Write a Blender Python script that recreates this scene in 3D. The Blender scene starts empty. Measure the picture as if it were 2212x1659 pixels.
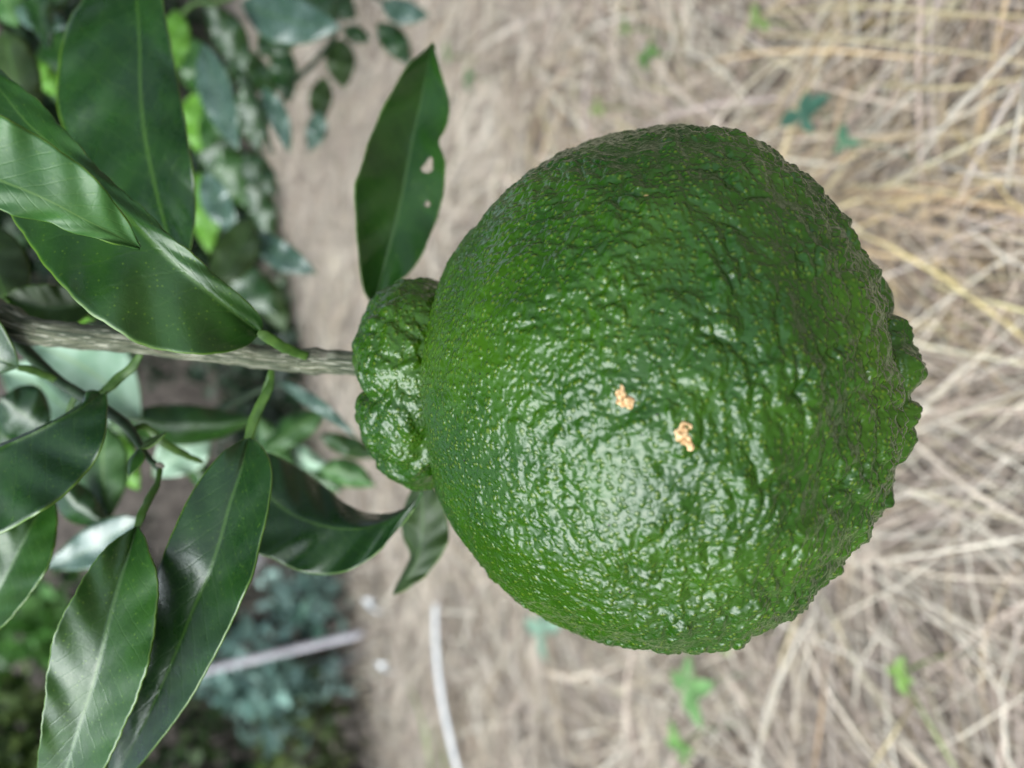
import bpy, math, random
import numpy as np
from mathutils import Vector

# ------------------------------------------------------------------ camera
S = bpy.context.scene
COL = S.collection
PITCH = math.radians(28.0)
CAM = np.array((0.0, 0.0, 0.45))
LENS = 26.0
FPX = 2212.0 * LENS / 36.0                       # focal length in photo pixels (2212 wide copy)
sp, cp = math.sin(PITCH), math.cos(PITCH)
F = np.array((0, cp, -sp))                       # forward
R = np.array((0, -sp, -cp))                      # picture right = downwards (camera held on its side)
U = np.array((1.0, 0, 0))                        # picture up
cam = bpy.data.cameras.new('camera')
cam.lens = LENS; cam.sensor_width = 36; cam.sensor_fit = 'HORIZONTAL'
cam.clip_start = 0.005; cam.clip_end = 500
cam.dof.use_dof = True; cam.dof.focus_distance = 0.134; cam.dof.aperture_fstop = 9.6
co = bpy.data.objects.new('camera', cam); COL.objects.link(co)
from mathutils import Matrix
co.matrix_world = Matrix(((R[0], U[0], -F[0], CAM[0]), (R[1], U[1], -F[1], CAM[1]), (R[2], U[2], -F[2], CAM[2]), (0, 0, 0, 1)))
S.camera = co
S.render.resolution_x = 1024; S.render.resolution_y = 768

# ------------------------------------------------------------------ light
SUN = Vector((-0.56, -0.36, 0.78)).normalized()
w = bpy.data.worlds.new('World'); S.world = w; w.use_nodes = True
nt = w.node_tree
bg = nt.nodes['Background']
sky = nt.nodes.new('ShaderNodeTexSky'); sky.sky_type = 'NISHITA'; sky.sun_disc = False
sky.sun_elevation = math.asin(SUN.z); sky.sun_rotation = math.atan2(SUN.x, SUN.y)
sky.air_density = 1.0; sky.dust_density = 3.0; sky.ozone_density = 1.0
hs = nt.nodes.new('ShaderNodeHueSaturation'); hs.inputs['Saturation'].default_value = 0.62
nt.links.new(sky.outputs[0], hs.inputs['Color']); nt.links.new(hs.outputs[0], bg.inputs[0])
bg.inputs[1].default_value = 0.075
sl = bpy.data.lights.new('sun', 'SUN'); sl.energy = 1.5; sl.angle = math.radians(58); sl.color = (0.85, 0.97, 0.99)
so = bpy.data.objects.new('sun', sl); COL.objects.link(so)
so.rotation_euler = SUN.to_track_quat('Z', 'Y').to_euler(); so.location = (-2, -2, 4)
vs = S.view_settings
vs.view_transform = 'Standard'; vs.look = 'None'; vs.exposure = 1.8; vs.gamma = 1; vs.use_curve_mapping = False

# ------------------------------------------------------------------ helpers
def px(u, v, d):
    """point seen at photo pixel (u, v), d metres along the view axis"""
    return CAM + F * d + R * ((u - 1106.0) / FPX * d) + U * ((829.5 - v) / FPX * d)
def on_ground(u, v, z=0.0):
    dr = F + R * ((u - 1106.0) / FPX) + U * ((829.5 - v) / FPX)
    return CAM + dr * ((z - CAM[2]) / dr[2])
def tag(o, label=None, cat=None, group=None, kind=None):
    if label: o['label'] = label
    if cat: o['category'] = cat
    if group: o['group'] = group
    if kind: o['kind'] = kind
    return o
def empty(name, loc, label, cat, group=None):
    o = bpy.data.objects.new(name, None); COL.objects.link(o)
    o.location = Vector(loc); o.empty_display_size = 0.02
    return tag(o, label, cat, group)
def mesh_obj(name, verts, faces, mats, parent=None, smooth=True, midx=None, uv=None, col=None):
    """verts (n,3) array, faces (m,k) array; uv is per vertex (n,2); col is per vertex (n,3)"""
    verts = np.asarray(verts, dtype=np.float32); faces = np.asarray(faces, dtype=np.int32)
    org = np.zeros(3)
    if parent is not None: org = np.array(parent.matrix_basis.translation if parent.parent is None else
                                          parent.parent.matrix_basis.translation)
    me = bpy.data.meshes.new(name)
    k = faces.shape[1]; m = faces.shape[0]
    me.vertices.add(len(verts)); me.vertices.foreach_set('co', (verts - org).astype(np.float32).ravel())
    me.loops.add(m * k); me.loops.foreach_set('vertex_index', faces.ravel())
    me.polygons.add(m); me.polygons.foreach_set('loop_start', np.arange(0, m * k, k, dtype=np.int32))
    me.polygons.foreach_set('use_smooth', np.full(m, smooth, dtype=bool))
    if not isinstance(mats, (list, tuple)): mats = [mats]
    for mt in mats: me.materials.append(mt)
    if midx is not None: me.polygons.foreach_set('material_index', np.asarray(midx, dtype=np.int32))
    if uv is not None:
        l = me.uv_layers.new(name='UVMap')
        l.data.foreach_set('uv', np.asarray(uv, dtype=np.float32)[faces.ravel()].ravel())
    if col is not None:
        a = me.color_attributes.new('tint', 'FLOAT_COLOR', 'POINT')
        c4 = np.ones((len(verts), 4), dtype=np.float32); c4[:, :3] = col
        a.data.foreach_set('color', c4.ravel())
    me.update(calc_edges=True); me.validate()
    o = bpy.data.objects.new(name, me); COL.objects.link(o)
    if parent is not None: o.parent = parent
    return o
def resample(pts, n, power=1.0):
    """smooth (Catmull-Rom) curve through pts, n points evenly spaced by length"""
    P = np.asarray(pts, dtype=float)
    if len(P) == 2: P = np.array([P[0], (P[0] + P[1]) / 2, P[1]])
    E = np.vstack([2 * P[0] - P[1], P, 2 * P[-1] - P[-2]])
    out = []
    for i in range(1, len(E) - 2):
        p0, p1, p2, p3 = E[i - 1:i + 3]
        for t in np.linspace(0, 1, 24, endpoint=False):
            out.append(0.5 * (2 * p1 + (p2 - p0) * t + (2 * p0 - 5 * p1 + 4 * p2 - p3) * t * t + (3 * p1 - p0 - 3 * p2 + p3) * t ** 3))
    out.append(E[-2]); out = np.array(out)
    s = np.concatenate([[0], np.cumsum(np.linalg.norm(np.diff(out, axis=0), axis=1))]); s /= s[-1]
    q = np.linspace(0, 1, n) ** power
    return np.stack([np.interp(q, s, out[:, k]) for k in range(out.shape[1])], axis=1)

_rs = np.random.RandomState(7)
_PERM = np.concatenate([_rs.permutation(256)] * 3).astype(np.int64)
_GR = _rs.normal(size=(256, 3)); _GR /= np.linalg.norm(_GR, axis=1)[:, None]
_JT = _rs.rand(256, 3)
def perlin(p):
    i = np.floor(p).astype(np.int64); f = p - i; i &= 255
    w_ = f * f * f * (f * (f * 6 - 15) + 10); r = 0
    for dx in (0, 1):
        for dy in (0, 1):
            for dz in (0, 1):
                h = _PERM[_PERM[_PERM[(i[:, 0] + dx) & 255] + ((i[:, 1] + dy) & 255)] + ((i[:, 2] + dz) & 255)]
                g = (_GR[h] * (f - np.array((dx, dy, dz)))).sum(1)
                r = r + g * (w_[:, 0] if dx else 1 - w_[:, 0]) * (w_[:, 1] if dy else 1 - w_[:, 1]) * (w_[:, 2] if dz else 1 - w_[:, 2])
    return r * 1.5
def worley(p):
    i = np.floor(p).astype(np.int64); f = p - i
    a = np.full(len(p), 9.0); b = np.full(len(p), 9.0)
    for dx in (-1, 0, 1):
        for dy in (-1, 0, 1):
            for dz in (-1, 0, 1):
                h = _PERM[_PERM[_PERM[(i[:, 0] + dx) & 255] + ((i[:, 1] + dy) & 255)] + ((i[:, 2] + dz) & 255)]
                d = np.sqrt((((np.array((dx, dy, dz)) + _JT[h]) - f) ** 2).sum(1))
                b = np.minimum(b, np.maximum(a, d)); a = np.minimum(a, d)
    return a, b
def grid_faces(n, m, wrap=False):
    """quads of an n x m grid of vertices (row-major), wrapping the second index when asked"""
    i = np.arange(n - 1)[:, None]; j = np.arange(m if wrap else m - 1)[None, :]; j2 = (j + 1) % m
    return np.stack([i * m + j, i * m + j2, (i + 1) * m + j2, (i + 1) * m + j], axis=-1).reshape(-1, 4)

# ------------------------------------------------------------------ materials
class NT:
    def __init__(s, name):
        s.m = bpy.data.materials.new(name); s.m.use_nodes = True; s.t = s.m.node_tree
        s.b = s.t.nodes['Principled BSDF']; s.out = s.t.nodes['Material Output']
    def n(s, typ, **kw):
        x = s.t.nodes.new('ShaderNode' + typ)
        for k, v in kw.items(): setattr(x, k, v)
        return x
    def l(s, a, b): s.t.links.new(a, b)
    def put(s, sock, v):
        if hasattr(v, 'default_value') or hasattr(v, 'is_linked'): s.l(v, sock)
        else: sock.default_value = v
    def math(s, op, a, b=0.0, c=0.0, clamp=False):
        x = s.n('Math', operation=op, use_clamp=clamp)
        for i, v in enumerate((a, b, c)): s.put(x.inputs[i], v)
        return x.outputs[0]
    def ramp(s, v, lo, hi, a=0.0, b=1.0, smooth=True):
        x = s.n('MapRange'); x.interpolation_type = 'SMOOTHSTEP' if smooth else 'LINEAR'
        s.put(x.inputs[0], v)
        for i, q in enumerate((lo, hi, a, b)): s.put(x.inputs[1 + i], q)
        return x.outputs[0]
    def mix(s, f, a, b, blend='MIX'):
        x = s.n('Mix', data_type='RGBA', blend_type=blend)
        s.put(x.inputs[0], f)
        for i, q in ((6, a), (7, b)): s.put(x.inputs[i], (*q, 1) if isinstance(q, tuple) and len(q) == 3 else q)
        return x.outputs[2]
    def noise(s, scale, detail=3, vec=None, rough=0.55, dist=0.0):
        x = s.n('TexNoise'); x.inputs['Scale'].default_value = scale; x.inputs['Detail'].default_value = detail
        x.inputs['Roughness'].default_value = rough; x.inputs['Distortion'].default_value = dist
        if vec is not None: s.l(vec, x.inputs['Vector'])
        return x.outputs[0]
    def voro(s, scale, vec=None, feature='F1', **kw):
        x = s.n('TexVoronoi', feature=feature); x.inputs['Scale'].default_value = scale
        for k, v in kw.items(): x.inputs[k].default_value = v
        if vec is not None: s.l(vec, x.inputs['Vector'])
        return x
    def obj(s): return s.n('TexCoord').outputs['Object']
    def bump(s, h, strength, dist, normal=None):
        x = s.n('Bump'); x.inputs['Strength'].default_value = strength; x.inputs['Distance'].default_value = dist
        s.put(x.inputs['Height'], h)
        if normal is not None: s.l(normal, x.inputs['Normal'])
        return x.outputs[0]
    def set(s, **kw):
        for k, v in kw.items():
            q = s.b.inputs[k.replace('_', ' ')]
            s.put(q, (*v, 1) if isinstance(v, tuple) and len(v) == 3 else v)
        return s

def peel_material():
    M = NT('green citrus peel'); oc = M.obj()
    warp = M.n('VectorMath', operation='MULTIPLY_ADD')
    nz = M.n('TexNoise'); nz.inputs['Scale'].default_value = 260; M.l(oc, nz.inputs['Vector'])
    M.l(nz.outputs['Color'], warp.inputs[0]); warp.inputs[1].default_value = (0.0016,) * 3; M.l(oc, warp.inputs[2])
    v = warp.outputs[0]
    g = M.voro(860, v, 'F1', Randomness=0.8)
    d = g.outputs['Distance']
    n1 = M.noise(60, 4, oc); n2 = M.noise(22, 3, oc); n3 = M.noise(420, 2, oc)
    c = M.mix(M.ramp(n1, 0.35, 0.7), (0.012, 0.049, 0.0018), (0.025, 0.077, 0.0024))
    c = M.mix(M.ramp(n2, 0.45, 0.75, 0, 0.55), c, (0.043, 0.103, 0.0030))
    gd = M.math('MULTIPLY', M.ramp(d, 0.38, 0.14), M.ramp(n3, 0.25, 0.6, 0.35, 1.0))
    c = M.mix(M.math('MULTIPLY', gd, 0.52), c, (0.105, 0.150, 0.0085))
    # black specks
    sv = M.voro(330, oc, 'F1', Randomness=1.0)
    sc = M.n('SeparateColor'); M.l(sv.outputs['Color'], sc.inputs[0])
    spk = M.math('MULTIPLY', M.ramp(sv.outputs['Distance'], 0.085, 0.05), M.math('GREATER_THAN', sc.outputs[0], 0.82))
    c = M.mix(spk, c, (0.012, 0.008, 0.010))
    # few pale corky flecks
    tv = M.voro(95, oc, 'F1', Randomness=1.0); tc = M.n('SeparateColor'); M.l(tv.outputs['Color'], tc.inputs[0])
    fl = M.math('MULTIPLY', M.ramp(M.math('ADD', tv.outputs['Distance'], M.math('MULTIPLY', M.noise(900, 2, oc), 0.05)), 0.075, 0.06), M.math('GREATER_THAN', tc.outputs[1], 0.9))
    c = M.mix(M.math('MULTIPLY', fl, 0.8), c, (0.42, 0.28, 0.12))
    h = M.math('ADD', M.ramp(d, 0.60, 0.05), M.math('MULTIPLY', M.noise(420, 2, oc), 1.0))
    nb = M.bump(h, 0.6, 0.00032)
    M.set(Base_Color=c, Roughness=0.26, Normal=nb)
    M.b.inputs['Specular IOR Level'].default_value = 0.44
    M.b.inputs['Coat Weight'].default_value = 0.13; M.b.inputs['Coat Roughness'].default_value = 0.10
    M.b.inputs['Subsurface Weight'].default_value = 0.0
    return M.m

def leaf_material(name, c1, c2, vein, margin, rough=0.36, translucent=0.18, tcol=None, dots=0.5, spec=0.5, bump=0.4, rib=0.045):
    M = NT(name); oc = M.obj()
    uv = M.n('UVMap', uv_map='UVMap').outputs[0]
    sx = M.n('SeparateXYZ'); M.l(uv, sx.inputs[0])
    s = M.math('ABSOLUTE', M.math('MULTIPLY_ADD', sx.outputs[0], 2.0, -1.0)); t = sx.outputs[1]
    n1 = M.noise(95, 4, oc); n2 = M.noise(500, 2, oc)
    c = M.mix(M.ramp(n1, 0.35, 0.68), c1, c2)
    # side veins: leave the midrib towards the tip
    ph = M.math('ADD', M.math('MULTIPLY_ADD', t, 15.0, M.math('MULTIPLY', M.math('POWER', s, 0.85), -2.6)), M.math('MULTIPLY', n1, 0.9))
    fr = M.math('ABSOLUTE', M.math('SUBTRACT', M.math('FRACT', ph), 0.5))
    vn = M.math('MULTIPLY', M.ramp(fr, 0.10, 0.0), M.ramp(s, 0.98, 0.7))
    # fine net between the veins
    net = M.voro(420, oc, 'DISTANCE_TO_EDGE'); nete = M.ramp(net.outputs['Distance'], 0.12, 0.0)
    c = M.mix(M.math('MULTIPLY', vn, 0.14), c, vein)
    c = M.mix(M.math('MULTIPLY', nete, 0.07), c, vein)
    gv = M.voro(820, oc, 'F1', Randomness=1.0)
    gd = M.math('MULTIPLY', M.ramp(gv.outputs['Distance'], 0.24, 0.10), M.ramp(n2, 0.38, 0.6))
    c = M.mix(M.math('MULTIPLY', gd, dots), c, margin)
    wr = M.math('MULTIPLY_ADD', t, -rib * 0.65, rib)
    mid = M.ramp(M.math('DIVIDE', s, wr), 1.5, 0.55)
    c = M.mix(M.math('MULTIPLY', mid, 0.75), c, vein)
    mg = M.ramp(s, 0.968, 0.990)
    c = M.mix(M.math('MULTIPLY', mg, 0.85), c, margin)
    bl = M.math('MULTIPLY', M.ramp(M.noise(38, 5, oc, 0.7), 0.68, 0.74), M.ramp(s, 0.86, 0.97))
    c = M.mix(M.math('MULTIPLY', bl, 0.85), c, (0.22, 0.15, 0.085))            # browned scraps of the margin
    h = M.math('ADD', M.math('MULTIPLY', vn, -0.12), M.math('ADD', M.math('MULTIPLY', n1, 1.4), M.math('MULTIPLY', nete, -0.04)))
    nb = M.bump(h, bump, 0.0005)
    nb = M.bump(M.noise(1500, 2, oc), 0.10, 0.0002, nb)
    M.set(Base_Color=c, Roughness=M.ramp(M.noise(150, 3, oc), 0.3, 0.7, rough - 0.05, rough + 0.09), Normal=nb)
    M.b.inputs['Specular IOR Level'].default_value = spec
    if translucent > 0:
        tr = M.n('BsdfTranslucent'); M.put(tr.inputs[0], (*(tcol or (0.10, 0.24, 0.02)), 1)); M.l(nb, tr.inputs['Normal'])
        ms = M.n('MixShader'); ms.inputs[0].default_value = translucent
        M.l(M.b.outputs[0], ms.inputs[1]); M.l(tr.outputs[0], ms.inputs[2]); M.l(ms.outputs[0], M.out.inputs[0])
    return M.m

VEIN = (0.050, 0.120, 0.018); MARG = (0.085, 0.175, 0.014)
leaf_dark = leaf_material('dark glossy leaf', (0.0085, 0.036, 0.007), (0.0145, 0.054, 0.009), VEIN, MARG, 0.30, spec=0.7)
leaf_mid = leaf_material('fresh green leaf', (0.013, 0.055, 0.006), (0.022, 0.080, 0.008), VEIN, MARG, 0.33, dots=0.75, spec=0.65)
leaf_light = leaf_material('light green leaf', (0.022, 0.085, 0.015), (0.038, 0.120, 0.024), (0.09, 0.18, 0.04), MARG, 0.42, spec=0.5, dots=0.3)
leaf_pale = leaf_material('pale leaf underside', (0.032, 0.100, 0.022), (0.055, 0.145, 0.034), (0.16, 0.27, 0.07), MARG, 0.46, 0.22, dots=0.3)
leaf_sky = leaf_material('shiny leaf with sky sheen in colour', (0.045, 0.090, 0.065), (0.080, 0.135, 0.110), VEIN, MARG, 0.24, 0.1, spec=1.0)  # base colour lightened to carry sky sheen, on top of the gloss
leaf_white = leaf_material('leaf with pale sky reflection in colour', (0.22, 0.36, 0.24), (0.34, 0.48, 0.36), (0.3, 0.42, 0.22), MARG, 0.35, 0.15, dots=0.1, spec=0.7)  # whitish base colour stands in for bright sky mirrored by a glossy leaf
leaf_lime = leaf_material('lime leaf with transmitted light in colour', (0.09, 0.24, 0.022), (0.14, 0.33, 0.035), (0.2, 0.38, 0.07), MARG, 0.42, 0.30, (0.25, 0.5, 0.05), dots=0.2)  # brighter base colour stands in for light coming through the blade
leaf_olive = leaf_material('olive shaded leaf', (0.018, 0.040, 0.008), (0.030, 0.060, 0.010), VEIN, MARG, 0.5, 0.2)
peel = peel_material()

def bark_material():
    M = NT('streaked grey green bark')
    uv = M.n('UVMap', uv_map='UVMap').outputs[0]; oc = M.obj()
    mp = M.n('Mapping'); mp.inputs['Scale'].default_value = (3.0, 3.0, 1); M.l(uv, mp.inputs[0])
    st = M.noise(4.0, 6, mp.outputs[0], 0.65, 0.6)
    mp2 = M.n('Mapping'); mp2.inputs['Scale'].default_value = (4.0, 3.6, 1); M.l(uv, mp2.inputs[0])
    s2 = M.noise(5.0, 5, mp2.outputs[0], 0.6, 0.3)
    c = M.mix(M.ramp(st, 0.40, 0.62), (0.022, 0.034, 0.012), (0.115, 0.120, 0.070))
    c = M.mix(M.ramp(s2, 0.53, 0.62, 0, 0.95), c, (0.36, 0.355, 0.27))
    c = M.mix(M.ramp(M.noise(130, 4, oc), 0.56, 0.7, 0, 0.6), c, (0.075, 0.052, 0.038))
    sx = M.n('SeparateXYZ'); M.l(uv, sx.inputs[0])
    old = M.math('MULTIPLY', M.ramp(sx.outputs[1], 0.22, 0.05), M.ramp(M.noise(260, 4, oc), 0.45, 0.62))
    c = M.mix(M.math('MULTIPLY', old, 0.8), c, (0.20, 0.115, 0.048))
    h = M.math('ADD', st, M.math('MULTIPLY', s2, 0.8))
    M.set(Base_Color=c, Roughness=0.68, Normal=M.bump(h, 0.9, 0.0008))
    return M.m
def plain(name, c1, c2, scale, rough=0.6, bump=0.0, bdist=0.001, spec=0.4, tint=False, translucent=0.0):
    M = NT(name); oc = M.obj()
    n1 = M.noise(scale, 4, oc)
    c = M.mix(M.ramp(n1, 0.32, 0.68), c1, c2)
    if tint:
        a = M.n('Attribute', attribute_name='tint').outputs['Color']
        c = M.mix(1.0, c, a, 'MULTIPLY')
    M.set(Base_Color=c, Roughness=rough)
    M.b.inputs['Specular IOR Level'].default_value = spec
    if bump: M.set(Normal=M.bump(n1, bump, bdist))
    if translucent:
        tr = M.n('BsdfTranslucent'); M.l(c, tr.inputs[0])
        ms = M.n('MixShader'); ms.inputs[0].default_value = translucent
        M.l(M.b.outputs[0], ms.inputs[1]); M.l(tr.outputs[0], ms.inputs[2]); M.l(ms.outputs[0], M.out.inputs[0])
    return M.m
bark = bark_material()
green_stem = plain('green leaf stalk', (0.030, 0.074, 0.010), (0.056, 0.118, 0.017), 300, 0.45, 0.3, 0.0003)
dark_twig = plain('dark green twig', (0.012, 0.030, 0.012), (0.028, 0.055, 0.022), 300, 0.5, 0.3, 0.0003)
grey_twig = plain('grey twig bark', (0.045, 0.040, 0.032), (0.10, 0.09, 0.07), 200, 0.8, 0.4, 0.0006)
cork = plain('tan corky scar', (0.30, 0.15, 0.05), (0.68, 0.48, 0.26), 1400, 0.75, 0.8, 0.0004)
straw_mat = plain('dry straw', (0.86, 0.86, 0.86), (1, 1, 1), 60, 0.62, spec=0.3, tint=True, translucent=0.12)

# ------------------------------------------------------------------ ground
EDGE_A, EDGE_B = on_ground(602, 300), on_ground(800, 1400)
def edge_y(x):
    return EDGE_A[1] + (x - EDGE_A[0]) * (EDGE_B[1] - EDGE_A[1]) / (EDGE_B[0] - EDGE_A[0])
def ground_material():
    M = NT('dry earth under old straw'); oc = M.obj()
    n1 = M.noise(3.0, 5, oc); n2 = M.noise(60, 5, oc, 0.65); n3 = M.noise(14, 4, oc)
    c = M.mix(M.ramp(n2, 0.3, 0.7), (0.10, 0.084, 0.072), (0.27, 0.228, 0.188))
    c = M.mix(M.ramp(n3, 0.5, 0.7, 0, 0.6), c, (0.20, 0.155, 0.125))
    c = M.mix(M.ramp(n1, 0.55, 0.7, 0, 0.4), c, (0.09, 0.085, 0.05))
    M.set(Base_Color=c, Roughness=0.95, Normal=M.bump(n2, 0.8, 0.02))
    M.b.inputs['Specular IOR Level'].default_value = 0.15
    return M.m
gs = np.concatenate([-np.geomspace(0.05, 150, 40)[::-1], [0], np.geomspace(0.05, 150, 40)])
gx, gy = np.meshgrid(gs, gs + 0.8, indexing='ij')
gx, gy = gx.ravel(), gy.ravel()
gz = 0.02 * perlin(np.stack([gx * 1.7, gy * 1.7, gx * 0], 1)) - 0.02
beyond = np.clip((gy - edge_y(gx) - 0.05) / 0.5, 0, 1)
gz = gz - 0.10 * beyond + np.clip((np.hypot(gx, gy - 0.8) - 6.0), 0, 60) * 0.14 * (gy > 0)
ground = mesh_obj('ground', np.stack([gx, gy, gz], 1), grid_faces(len(gs), len(gs)), ground_material())
tag(ground, kind='structure')

# ------------------------------------------------------------------ dry grass mat (uncountable)
rng = np.random.RandomState(3)
def straw_mesh(name, x, y, z, ang, length, width, bend, lift, tints, seg=4, arch=None):
    n = len(x); k = seg + 1
    t = np.linspace(0, 1, k)[None, :]
    a = ang[:, None] + bend[:, None] * (t - 0.5)
    dl = length[:, None] / seg
    cx = np.cumsum(np.cos(a) * dl, 1); cy = np.cumsum(np.sin(a) * dl, 1)
    cx = x[:, None] + cx - cx.mean(1, keepdims=True); cy = y[:, None] + cy - cy.mean(1, keepdims=True)
    cz = z[:, None] + lift[:, None] * (t - 0.5) + arch[:, None] * 4 * t * (1 - t)
    tw = rng.uniform(-1, 1, n)[:, None]
    wd = width[:, None] * 0.5 * (1 - 0.75 * np.abs(2 * t - 0.85).clip(0, 1) ** 3)
    ox, oy, oz = -np.sin(a) * wd * np.cos(tw), np.cos(a) * wd * np.cos(tw), wd * np.sin(tw)
    A = np.stack([cx - ox, cy - oy, cz - oz], -1); B = np.stack([cx + ox, cy + oy, cz + oz], -1)
    C = np.stack([cx, cy, cz + 0.12 * wd], -1)                     # a keel, so each stalk has depth
    V = np.stack([A, C, B], 2).reshape(-1, 3)
    i = np.arange(n)[:, None, None] * k * 3 + np.arange(seg)[None, :, None] * 3 + np.arange(2)[None, None, :]
    Fc = np.stack([i, i + 1, i + 4, i + 3], -1).reshape(-1, 4)
    col = np.repeat(tints, k * 3, axis=0)
    return V, Fc, col
PAL = np.array([(0.42, 0.345, 0.265), (0.50, 0.43, 0.33), (0.36, 0.28, 0.225), (0.58, 0.50, 0.37), (0.47, 0.40, 0.24),
                (0.30, 0.235, 0.19), (0.54, 0.40, 0.22), (0.64, 0.58, 0.50), (0.19, 0.15, 0.12), (0.40, 0.33, 0.30)])
PW = np.array([.16, .16, .11, .12, .07, .08, .04, .12, .08, .06])
n0 = 230000
x = rng.uniform(-2.2, 2.2, n0); y = rng.uniform(-1.0, 3.6, n0)
inside = y < edge_y(x) + rng.normal(0, 0.035, n0)
seen = (np.abs(x) < 0.30 + 0.62 * np.clip(y, 0, 9)) & (y > 0.02)
keep = inside & (rng.rand(n0) < np.where(seen, np.where(y < 1.1, 1.0, 0.62), 0.10))
x, y = x[keep], y[keep]; n = len(x)
q = np.stack([x * 3.1, y * 3.1, np.zeros(n)], 1)
flow = perlin(q) * 3.2 + perlin(q * 2.7 + 9) * 1.8
ang = flow + 1.25 + rng.normal(0, 0.55, n)
ln = rng.uniform(0.05, 0.24, n); wd = rng.uniform(0.0005, 0.0017, n) * rng.choice([0.55, 0.85, 1.35], n)
hump = np.clip(perlin(np.stack([x * 2.3, y * 2.3, x * 0 + 5], 1)), 0, 1) * 0.05
zz = rng.uniform(0.0, 0.035, n) + hump
tint = PAL[rng.choice(len(PAL), n, p=PW)] * np.array((1.46, 1.41, 1.46)) * rng.uniform(0.6, 1.25, n)[:, None]
tint *= (1.04 + 0.34 * perlin(np.stack([x * 4, y * 4, x * 0 + 2], 1)))[:, None]
gold = (perlin(np.stack([x * 2.4 + 3, y * 2.4, x * 0 + 8], 1)) > 0.25) & (rng.rand(n) < 0.45)
near = (y < 0.75) & (x > 0.02)
grey = tint.mean(1, keepdims=True) * np.array((1.13, 1.0, 0.86)); mixf = np.where(near, 0.1, 0.4)[:, None]
tint = tint * (1 - mixf) + grey * mixf
tint[gold & near] *= np.array((1.06, 0.98, 0.74))
tint = np.clip(tint, 0.05, (0.70, 0.64, 0.54))
V, Fc, col = straw_mesh('g', x, y, zz, ang, ln, wd, rng.normal(0, 0.40, n), rng.normal(0, 0.03, n), tint, arch=rng.uniform(0, 0.022, n))
V[:, 2] = np.maximum(V[:, 2], -0.005)
tag(mesh_obj('dry_grass', V, Fc, straw_mat, smooth=False, col=col), 'matted pale dry grass and straw covering the ground', 'dry grass', kind='stuff')

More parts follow.
